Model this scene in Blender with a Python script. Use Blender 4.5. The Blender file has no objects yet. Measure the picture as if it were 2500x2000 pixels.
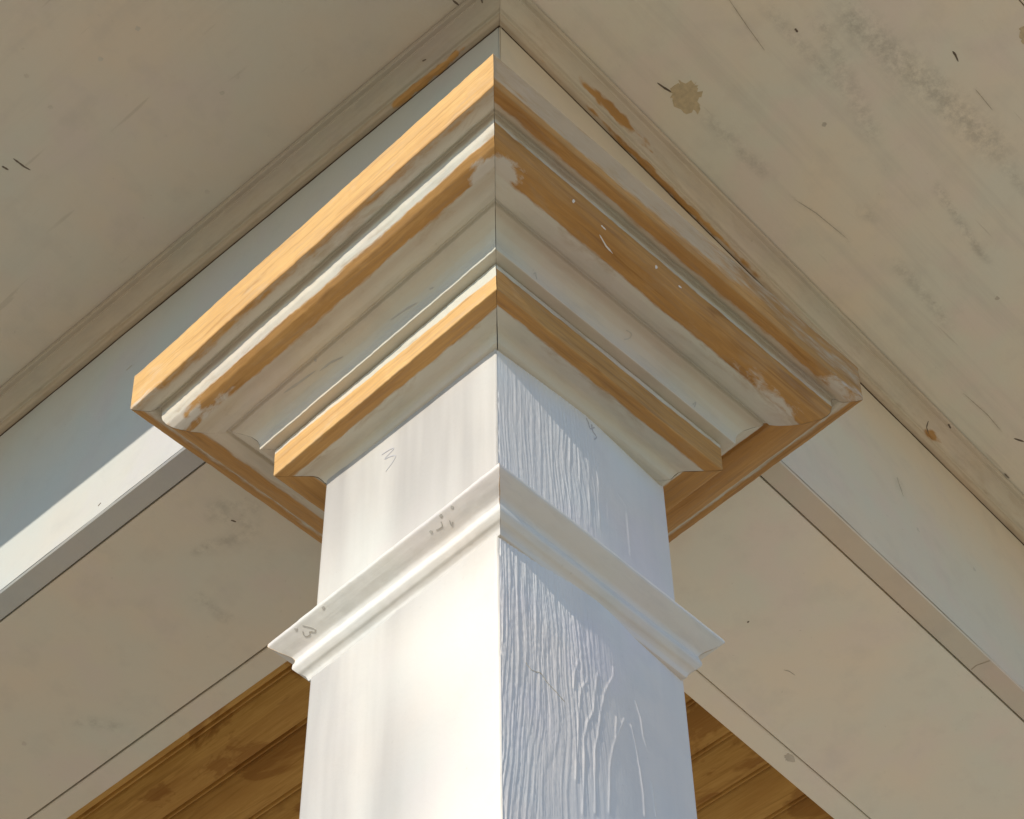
import bpy, bmesh, math
import numpy as np
from mathutils import Matrix, Vector

S = bpy.context.scene
COL = S.collection
# ------------------------------------------------------------------ camera
# working unit: 0.1 m (half of the column's width); origin of the working frame is
# the column axis at the top of the neck moulding, 2.95 m above the ground
ZB = 2.95
def W(p):
    p = np.asarray(p, float)
    return p * 0.1 + np.array([0, 0, ZB])

CAM = (-9.094007, -8.140741, -13.607658); YAW, PITCH, ROLL = 0.7175971, 0.9365513, -0.0207334
f = np.array([math.cos(PITCH)*math.cos(YAW), math.cos(PITCH)*math.sin(YAW), math.sin(PITCH)])
r = np.array([math.sin(YAW), -math.cos(YAW), 0]); u = np.cross(r, f)
c_, s_ = math.cos(ROLL), math.sin(ROLL)
r, u = c_*r + s_*u, -s_*r + c_*u
cd = bpy.data.cameras.new('camera'); cam = bpy.data.objects.new('camera', cd); COL.objects.link(cam)
cd.sensor_fit = 'HORIZONTAL'; cd.sensor_width = 36.0; cd.lens = 5803.43 * 36 / 2500
cd.clip_start = 0.05; cd.clip_end = 2000
loc = W(CAM)
M = Matrix(((r[0], u[0], -f[0], loc[0]), (r[1], u[1], -f[1], loc[1]), (r[2], u[2], -f[2], loc[2]), (0, 0, 0, 1)))
cam.matrix_world = M
S.camera = cam

# ------------------------------------------------------------------ light
TRAVEL = Vector((1.0, 0.040, -0.518)).normalized()      # the way the sunlight travels
EL = math.asin(-TRAVEL.z); AZ = math.atan2(-TRAVEL.x, -TRAVEL.y)
world = bpy.data.worlds.new('World'); S.world = world; world.use_nodes = True
nt = world.node_tree; nt.nodes.clear()
sky = nt.nodes.new('ShaderNodeTexSky'); sky.sky_type = 'NISHITA'; sky.sun_disc = False
sky.sun_elevation = EL; sky.sun_rotation = AZ; sky.air_density = 1.0; sky.dust_density = 0.0; sky.ozone_density = 4.0
bg = nt.nodes.new('ShaderNodeBackground'); bg.inputs['Strength'].default_value = 0.135
wo = nt.nodes.new('ShaderNodeOutputWorld')
nt.links.new(sky.outputs[0], bg.inputs[0]); nt.links.new(bg.outputs[0], wo.inputs[0])
sl = bpy.data.lights.new('sun', 'SUN'); sl.energy = 3.2; sl.angle = math.radians(0.5); sl.color = (1.0, 0.90, 0.76)
sun = bpy.data.objects.new('sun', sl); COL.objects.link(sun)
sun.rotation_euler = TRAVEL.to_track_quat('-Z', 'Y').to_euler(); sun.location = (-4, 0, 6)
S.view_settings.view_transform = 'Standard'; S.view_settings.look = 'None'
S.view_settings.exposure = 0.40; S.view_settings.gamma = 1.0
S.cycles.max_bounces = 8; S.cycles.diffuse_bounces = 6

# ------------------------------------------------------------------ helpers
def rotv(w):
    t = np.linalg.norm(w) + 1e-12; k = np.asarray(w)/t
    K = np.array([[0, -k[2], k[1]], [k[2], 0, -k[0]], [-k[1], k[0], 0]])
    return np.eye(3) + math.sin(t)*K + (1-math.cos(t))*K@K
# frames: the column stands a little twisted against the beams, its capital a little out of level
RA = rotv((-0.00596348, -0.01787747, -0.03706111)); RS = rotv((0, 0, -0.03706111))
RC = rotv((0.0158028, -0.021961, -0.0554071))
def frame(k):
    z = np.zeros(3)
    if k == 'S': return RS, z, z
    if k == 'A': return RA, z, z
    if k == 'C': return RC, np.array([0, 0, 2.]), np.array([0.003037, -0.035544, 2.])
    return np.eye(3), z, z
def to_world(k, P):
    R_, c, o = frame(k)
    return W((np.asarray(P, float) - c) @ R_.T + o)

def hash2(ix, iy, seed):
    n = (ix.astype(np.int64)*374761393 + iy.astype(np.int64)*668265263 + seed*974711) & 0x7fffffff
    n = ((n ^ (n >> 13)) * 1274126177) & 0x7fffffff
    return ((n ^ (n >> 16)) & 0xffff) / 65535.0
def vnoise(x, y, seed=0):
    x, y = np.broadcast_arrays(np.asarray(x, float), np.asarray(y, float))
    ix, iy = np.floor(x), np.floor(y); fx, fy = x-ix, y-iy
    fx = fx*fx*(3-2*fx); fy = fy*fy*(3-2*fy)
    a = hash2(ix, iy, seed); b = hash2(ix+1, iy, seed); c = hash2(ix, iy+1, seed); d = hash2(ix+1, iy+1, seed)
    return ((a*(1-fx)+b*fx)*(1-fy) + (c*(1-fx)+d*fx)*fy)*2-1

def add_mesh(name, verts, faces, mat, parent=None, smooth=None, attrs=None, uv=None):
    """verts: world metres (N,3). faces: (M,4) array or list of lists."""
    me = bpy.data.meshes.new(name)
    base = np.array(parent['_base']) if parent is not None and '_base' in parent else np.zeros(3)
    v = np.asarray(verts, float) - base
    if isinstance(faces, np.ndarray):
        me.vertices.add(len(v)); me.vertices.foreach_set('co', v.astype(np.float32).ravel())
        nf, k = faces.shape
        me.loops.add(nf*k); me.loops.foreach_set('vertex_index', faces.astype(np.int32).ravel())
        me.polygons.add(nf); me.polygons.foreach_set('loop_start', np.arange(0, nf*k, k, dtype=np.int32))
        me.update(calc_edges=True); me.validate()
    else:
        me.from_pydata([tuple(p) for p in v], [], faces); me.update()
    if attrs:
        for an, arr in attrs.items():
            a = me.attributes.new(an, 'FLOAT', 'POINT'); a.data.foreach_set('value', np.asarray(arr, np.float32).ravel())
    if uv is not None:
        l = me.uv_layers.new(name='UVMap'); li = np.empty(len(me.loops), np.int32); me.loops.foreach_get('vertex_index', li)
        l.data.foreach_set('uv', np.asarray(uv, np.float32)[li].ravel())
    bm = bmesh.new(); bm.from_mesh(me); bmesh.ops.recalc_face_normals(bm, faces=bm.faces) if smooth != 'keep' else None
    bm.to_mesh(me); bm.free()
    if smooth:
        me.shade_smooth() if hasattr(me, 'shade_smooth') else me.polygons.foreach_set('use_smooth', [True]*len(me.polygons))
        if smooth != 'keep': me.set_sharp_from_angle(angle=math.radians(38))
    me.materials.append(mat)
    o = bpy.data.objects.new(name, me); COL.objects.link(o)
    if parent is not None: o.parent = parent
    o['_base'] = [float(q) for q in base]
    return o

def thing(name, label, cat, base=(0, 0, 0), group=None):
    o = bpy.data.objects.new(name, None); COL.objects.link(o)
    o.location = base; o.empty_display_size = 0.1
    o['label'] = label; o['category'] = cat; o['_base'] = list(base)
    if group: o['group'] = group
    return o

def grid_faces(nu, nv):
    i = np.arange(nu-1)[:, None]*nv + np.arange(nv-1)[None, :]
    return np.stack([i, i+nv, i+nv+1, i+1], -1).reshape(-1, 4)

def box(k, x0, x1, y0, y1, z0, z1):
    P = [(x, y, z) for x in (x0, x1) for y in (y0, y1) for z in (z0, z1)]
    return to_world(k, P), [[0, 1, 3, 2], [4, 6, 7, 5], [0, 4, 5, 1], [2, 3, 7, 6], [0, 2, 6, 4], [1, 5, 7, 3]]

# ------------------------------------------------------------------ materials
class NT:
    def __init__(s, name):
        s.m = bpy.data.materials.new(name); s.m.use_nodes = True; s.t = s.m.node_tree
        s.t.nodes.clear(); s.out = s.n('ShaderNodeOutputMaterial'); s.b = s.n('ShaderNodeBsdfPrincipled')
        s.l(s.b.outputs[0], s.out.inputs[0])
    def n(s, t, **kw):
        x = s.t.nodes.new(t)
        for k, v in kw.items(): setattr(x, k, v)
        return x
    def l(s, a, b): s.t.links.new(a, b)
    def inp(s, sock, v):
        if isinstance(v, bpy.types.NodeSocket): s.l(v, sock)
        elif v is not None: sock.default_value = v
    def math(s, op, a, b=None, c=None, clamp=False):
        x = s.n('ShaderNodeMath', operation=op, use_clamp=clamp)
        s.inp(x.inputs[0], a); s.inp(x.inputs[1], b); s.inp(x.inputs[2], c); return x.outputs[0]
    def mix(s, fac, a, b):
        x = s.n('ShaderNodeMix', data_type='RGBA'); s.inp(x.inputs[0], fac)
        for k, v in ((6, a), (7, b)):
            s.inp(x.inputs[k], v if isinstance(v, bpy.types.NodeSocket) else (*v, 1))
        return x.outputs[2]
    def coord(s, kind='Object', scale=(1, 1, 1), rot=(0, 0, 0)):
        t = s.n('ShaderNodeTexCoord'); m = s.n('ShaderNodeMapping'); m.inputs['Scale'].default_value = scale
        m.inputs['Rotation'].default_value = rot
        s.l(t.outputs[kind], m.inputs['Vector']); return m.outputs[0]
    def noise(s, vec, scale, detail=3, rough=0.55, dist=0.0):
        x = s.n('ShaderNodeTexNoise'); s.l(vec, x.inputs['Vector']); x.inputs['Scale'].default_value = scale
        x.inputs['Detail'].default_value = detail; x.inputs['Roughness'].default_value = rough
        x.inputs['Distortion'].default_value = dist; return x.outputs[0]
    def ramp(s, v, lo, hi):
        x = s.n('ShaderNodeMapRange'); x.clamp = True; s.inp(x.inputs[0], v)
        x.inputs[1].default_value = lo; x.inputs[2].default_value = hi; return x.outputs[0]
    def attr(s, name):
        return s.n('ShaderNodeAttribute', attribute_name=name).outputs['Fac']
    def bump(s, h, strength, dist, prev=None):
        x = s.n('ShaderNodeBump'); x.inputs['Strength'].default_value = strength; x.inputs['Distance'].default_value = dist
        s.l(h, x.inputs['Height'])
        if prev is not None: s.l(prev, x.inputs['Normal'])
        return x.outputs[0]

PAINT = (0.79, 0.765, 0.70)
def paint_nodes(s, co, base=PAINT, tint=0.035, grime=True, drag=None):
    n1 = s.noise(co, 5.0, 3); n2 = s.noise(co, 22.0, 4, 0.6); n3 = s.noise(co, 160.0, 3)
    warm = tuple(b*k for b, k in zip(base, (1.03, 0.965, 0.885))); cool = tuple(b*k for b, k in zip(base, (0.94, 0.975, 0.95)))
    c = s.mix(s.ramp(n1, 0.38, 0.62), warm, cool)
    c = s.mix(s.math('MULTIPLY', s.ramp(s.noise(co, 9.0, 3), 0.50, 0.66), 0.8), c, tuple(b*k for b, k in zip(base, (0.985, 0.93, 0.93))))
    dirt = s.ramp(n2, 0.52, 0.78)
    c = s.mix(s.math('MULTIPLY', dirt, 0.30), c, tuple(b*0.72 for b in base))
    speck = s.ramp(n3, 0.70, 0.78)
    c = s.mix(s.math('MULTIPLY', speck, 0.25), c, (0.36, 0.32, 0.25))
    if drag:
        dn = s.noise(s.coord('Object', drag), 1.0, 5, 0.65); dm = s.ramp(s.noise(co, 2.4, 2), 0.42, 0.60)
        c = s.mix(s.math('MULTIPLY', s.math('MULTIPLY', s.ramp(dn, 0.50, 0.68), dm), 0.34), c, tuple(b*0.66 for b in base))
        hl = s.ramp(s.noise(s.coord('Object', tuple(k*3.3 for k in drag)), 1.0, 2, 0.5), 0.70, 0.74)
        c = s.mix(s.math('MULTIPLY', hl, 0.30), c, (0.40, 0.36, 0.28))
    if grime:
        g = s.math('MULTIPLY', s.attr('grime'), s.ramp(s.noise(co, 80.0, 6, 0.75), 0.40, 0.60), clamp=True)
        c = s.mix(s.math('MULTIPLY', g, 0.46), c, (0.27, 0.255, 0.21))
    return c
def wood_nodes(s, co, light=(0.67, 0.42, 0.165), dark=(0.45, 0.24, 0.07)):
    """co: first axis runs with the grain (metres), second across it"""
    m = s.n('ShaderNodeMapping'); m.inputs['Scale'].default_value = (5.0, 75, 1); s.l(co, m.inputs['Vector'])
    g = s.noise(m.outputs[0], 4.0, 5, 0.62, 0.9)
    m2 = s.n('ShaderNodeMapping'); m2.inputs['Scale'].default_value = (6, 24, 1); s.l(co, m2.inputs['Vector'])
    b = s.noise(m2.outputs[0], 1.0, 4, 0.55)
    c = s.mix(s.math('MULTIPLY', s.ramp(g, 0.38, 0.66), 0.6), light, dark)
    c = s.mix(s.math('MULTIPLY', s.ramp(b, 0.48, 0.70), 0.55), c, (light[0]*0.72, light[1]*0.62, light[2]*0.5))
    m3 = s.n('ShaderNodeMapping'); m3.inputs['Scale'].default_value = (6.0, 95, 1); s.l(co, m3.inputs['Vector'])
    d = s.ramp(s.noise(m3.outputs[0], 1.3, 4, 0.6, 0.6), 0.54, 0.66)
    c = s.mix(s.math('MULTIPLY', d, 0.42), c, (dark[0]*0.62, dark[1]*0.52, dark[2]*0.4))
    kn = s.n('ShaderNodeMapping'); kn.inputs['Scale'].default_value = (14, 40, 1); s.l(co, kn.inputs['Vector'])
    k = s.ramp(s.noise(kn.outputs[0], 1.0, 3, 0.5), 0.66, 0.74)
    c = s.mix(s.math('MULTIPLY', k, 0.5), c, (dark[0]*0.5, dark[1]*0.4, dark[2]*0.35))
    return c, g

def mat_paint(name, base=PAINT, rough=0.42, streak=None, bump=0.35, grime=True, painted_shade=None, drag=None):
    s = NT(name); co = s.coord('Object')
    c = paint_nodes(s, co, base, grime=grime, drag=drag)
    if painted_shade:  # mixes in grey where the board should look less sunlit
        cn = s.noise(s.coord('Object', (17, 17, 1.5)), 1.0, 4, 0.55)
        k = s.math('MULTIPLY', s.attr('painted_shade'), s.ramp(cn, -0.15, 0.55))
        c = s.mix(k, c, painted_shade)
    if streak:
        cs = s.coord('Object', streak); st = s.noise(cs, 1.0, 4, 0.6)
        c = s.mix(s.math('MULTIPLY', s.ramp(st, 0.42, 0.68), 0.34), c, tuple(b*0.78 for b in base))
    s.l(c, s.b.inputs['Base Color'])
    s.b.inputs['Roughness'].default_value = rough; s.b.inputs['Specular IOR Level'].default_value = 0.35
    h = s.noise(co, 240.0, 3, 0.6); nb = s.bump(h, bump, 0.0004)
    brush = s.noise(s.coord('Object', (7, 260, 90)), 1.0, 4, 0.6); nb = s.bump(brush, 0.22, 0.0005, nb)
    nb = s.bump(s.noise(co, 26.0, 3, 0.5), 0.3, 0.0012, nb)
    if streak: nb = s.bump(s.noise(s.coord('Object', tuple(k*3 for k in streak)), 1.0, 3, 0.6), 0.25, 0.0006, nb)
    s.l(nb, s.b.inputs['Normal']); return s.m

def mat_moulding(name, base=(0.62, 0.59, 0.52), wear=0.5):
    """trim whose primer is sanded through: attribute 'bare' says where (signed), noise frays it"""
    s = NT(name); uv = s.coord('UV'); co = s.coord('Object')
    pc = paint_nodes(s, co, base, grime=False)
    wc, g = wood_nodes(s, uv)
    m = s.n('ShaderNodeMapping'); m.inputs['Scale'].default_value = (45, 190, 1); s.l(uv, m.inputs['Vector'])
    fray = s.noise(m.outputs[0], 1.0, 4, 0.65)
    m2 = s.n('ShaderNodeMapping'); m2.inputs['Scale'].default_value = (9, 30, 1); s.l(uv, m2.inputs['Vector'])
    fray2 = s.noise(m2.outputs[0], 1.0, 2, 0.5)
    x = s.math('ADD', s.attr('bare'), s.math('MULTIPLY', s.math('SUBTRACT', fray, 0.5), 1.3))
    x = s.math('ADD', x, s.math('MULTIPLY', s.math('SUBTRACT', fray2, 0.5), 1.1))
    mask = s.ramp(x, -0.20, 0.22)
    wash = s.math('MULTIPLY', s.attr('wash'), s.ramp(fray, -0.6, 0.50))
    gm = s.n('ShaderNodeMapping'); gm.inputs['Scale'].default_value = (12, 60, 1); s.l(uv, gm.inputs['Vector'])
    gr = s.ramp(s.noise(gm.outputs[0], 1.0, 5, 0.65), 0.50, 0.72)
    pc = s.mix(s.math('MULTIPLY', gr, 0.35), pc, tuple(k*0.62 for k in base))
    pc = s.mix(wash, pc, (0.40, 0.275, 0.155))
    # thin veil of primer left in the grain
    veil = s.math('MULTIPLY', s.ramp(g, 0.5, 0.64), 0.12)
    wc = s.mix(veil, wc, base)
    sm = s.n('ShaderNodeMapping'); sm.inputs['Scale'].default_value = (16, 48, 1); sm.inputs['Location'].default_value = (3.3, 1.7, 0); s.l(uv, sm.inputs['Vector'])
    smear = s.ramp(s.noise(sm.outputs[0], 1.0, 6, 0.7, 0.4), 0.56, 0.70)
    wc = s.mix(s.math('MULTIPLY', smear, 0.22), wc, tuple(k*0.9 for k in base))
    sn = s.n('ShaderNodeMapping'); sn.inputs['Scale'].default_value = (20, 70, 1); sn.inputs['Location'].default_value = (9.3, 4.7, 0); s.l(uv, sn.inputs['Vector'])
    worn = s.math('MULTIPLY', s.ramp(s.noise(sn.outputs[0], 1.0, 6, 0.7, 0.4), 0.52, 0.66), s.ramp(s.attr('bare'), -3.2, -0.4))
    pc = s.mix(s.math('MULTIPLY', worn, wear), pc, (0.36, 0.25, 0.13))
    tn = s.math('MULTIPLY', s.attr('tone'), s.math('ADD', s.math('MULTIPLY', s.noise(sn.outputs[0], 0.6, 4, 0.6), 0.7), 0.6), clamp=True)
    tm = s.n('ShaderNodeMix', data_type='RGBA', blend_type='MULTIPLY'); s.l(tn, tm.inputs[0]); s.l(wc, tm.inputs[6]); tm.inputs[7].default_value = (0.66, 0.55, 0.40, 1)
    wc = tm.outputs[2]
    fm = s.ramp(s.math('ADD', s.attr('fill'), s.math('MULTIPLY', s.math('SUBTRACT', s.noise(sm.outputs[0], 1.7, 6, 0.75, 0.5), 0.5), 2.6)), 0.05, 0.55)
    wc = s.mix(s.math('MULTIPLY', fm, 0.85), wc, tuple(k*0.97 for k in base))
    c = s.mix(mask, pc, wc)
    s.l(c, s.b.inputs['Base Color'])
    s.l(s.math('MULTIPLY_ADD', mask, 0.16, 0.42), s.b.inputs['Roughness'])
    s.b.inputs['Specular IOR Level'].default_value = 0.3
    nb = s.bump(g, 0.25, 0.0006); nb = s.bump(mask, 0.5, 0.0005, nb)
    nb = s.bump(s.noise(co, 200.0, 3), 0.3, 0.0004, nb)
    nb = s.bump(s.noise(co, 30.0, 2), 0.3, 0.001, nb)
    s.l(nb, s.b.inputs['Normal']); return s.m

def mat_flat(name, col, rough=0.8, nscale=60, var=0.25):
    s = NT(name); n_ = s.noise(s.coord('Object'), nscale, 3)
    s.l(s.mix(n_, tuple(k*(1-var) for k in col), tuple(min(1, k*(1+var)) for k in col)), s.b.inputs['Base Color'])
    s.b.inputs['Roughness'].default_value = rough; return s.m

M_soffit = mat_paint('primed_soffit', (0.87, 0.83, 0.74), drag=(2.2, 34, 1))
M_soffitL = mat_paint('darker_primed_soffit', (0.67, 0.635, 0.565), drag=(26, 2.2, 1))  # left panel, even base darker than the right one
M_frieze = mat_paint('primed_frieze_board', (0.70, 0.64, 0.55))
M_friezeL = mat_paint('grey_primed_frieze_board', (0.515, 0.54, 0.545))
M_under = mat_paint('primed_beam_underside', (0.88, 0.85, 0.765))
M_underL = mat_paint('darker_primed_underside', (0.70, 0.67, 0.59))  # left beam's underside boards, even base darker than the right's
M_shaftL = mat_paint('primed_column_boards', (0.82, 0.80, 0.755), streak=(14, 14, 1.2), bump=0.3, painted_shade=(0.365, 0.35, 0.33))
M_neck = mat_paint('primed_neck_moulding', (0.80, 0.785, 0.735), grime=False)
M_trim = mat_moulding('half_stripped_moulding')
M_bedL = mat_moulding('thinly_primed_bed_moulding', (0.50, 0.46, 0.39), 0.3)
M_bed = mat_moulding('primed_bed_moulding', (0.66, 0.61, 0.52), 0.3)
M_core = mat_flat('dark_framing_timber', (0.09, 0.06, 0.035))
M_pencil = mat_flat('pencil_graphite', (0.42, 0.42, 0.43), 0.6)
M_hole = mat_flat('nail_hole_shadow', (0.15, 0.12, 0.09))
M_scr = mat_flat('scratched_primer', (0.42, 0.37, 0.29))
M_dent = mat_flat('scuffed_primer', (0.60, 0.56, 0.48))
M_nh = mat_flat('filled_nail_hole', (0.47, 0.45, 0.41))
M_joint = mat_flat('open_joint', (0.06, 0.035, 0.018))
M_patch = mat_flat('wood_showing_through', (0.62, 0.52, 0.34), 0.7, 220, 0.3)
M_putty = mat_flat('white_filler', (0.74, 0.71, 0.66), 0.8, 150, 0.15)

def mat_ceiling():
    s = NT('stained_beadboard'); t = s.n('ShaderNodeTexCoord'); sp = s.n('ShaderNodeSeparateXYZ'); s.l(t.outputs['Object'], sp.inputs[0])
    cb = s.n('ShaderNodeCombineXYZ'); s.l(sp.outputs[1], cb.inputs[0]); s.l(sp.outputs[0], cb.inputs[1])
    c, g = wood_nodes(s, cb.outputs[0], (0.62, 0.37, 0.105), (0.44, 0.235, 0.05))
    st = s.n('ShaderNodeMapping'); st.inputs['Scale'].default_value = (9, 16, 1); s.l(cb.outputs[0], st.inputs['Vector'])
    blot = s.ramp(s.noise(st.outputs[0], 0.8, 5, 0.6, 0.5), 0.53, 0.57)
    bid = s.math('FLOOR', s.math('MULTIPLY', sp.outputs[0], 1/0.065)); wn = s.n('ShaderNodeTexWhiteNoise', noise_dimensions='1D'); s.l(bid, wn.inputs['W'])
    c = s.mix(s.math('MULTIPLY', wn.outputs['Value'], 0.35), c, (0.30, 0.14, 0.025))
    c = s.mix(s.math('MULTIPLY', blot, 0.55), c, (0.25, 0.095, 0.012))
    s.l(c, s.b.inputs['Base Color']); s.b.inputs['Roughness'].default_value = 0.5; s.b.inputs['Specular IOR Level'].default_value = 0.2
    s.l(s.bump(g, 0.2, 0.0005), s.b.inputs['Normal']); return s.m
M_ceil = mat_ceiling()
def mat_ground():
    s = NT('dry_sandy_soil'); co = s.coord('Object')
    c = s.mix(s.ramp(s.noise(co, 0.7, 5), 0.4, 0.6), (0.62, 0.49, 0.315), (0.54, 0.425, 0.275))
    c = s.mix(s.math('MULTIPLY', s.noise(co, 30.0, 4), 0.4), c, (0.30, 0.24, 0.16))
    s.l(c, s.b.inputs['Base Color']); s.b.inputs['Roughness'].default_value = 0.95
    s.l(s.bump(s.noise(co, 18.0, 5), 0.5, 0.02), s.b.inputs['Normal']); return s.m
M_ground = mat_ground()
M_deck = mat_flat('porch_concrete', (0.46, 0.40, 0.32), 0.85, 12, 0.12)
M_roof = mat_flat('asphalt_shingle', (0.10, 0.09, 0.08), 0.95, 40, 0.3)

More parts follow.
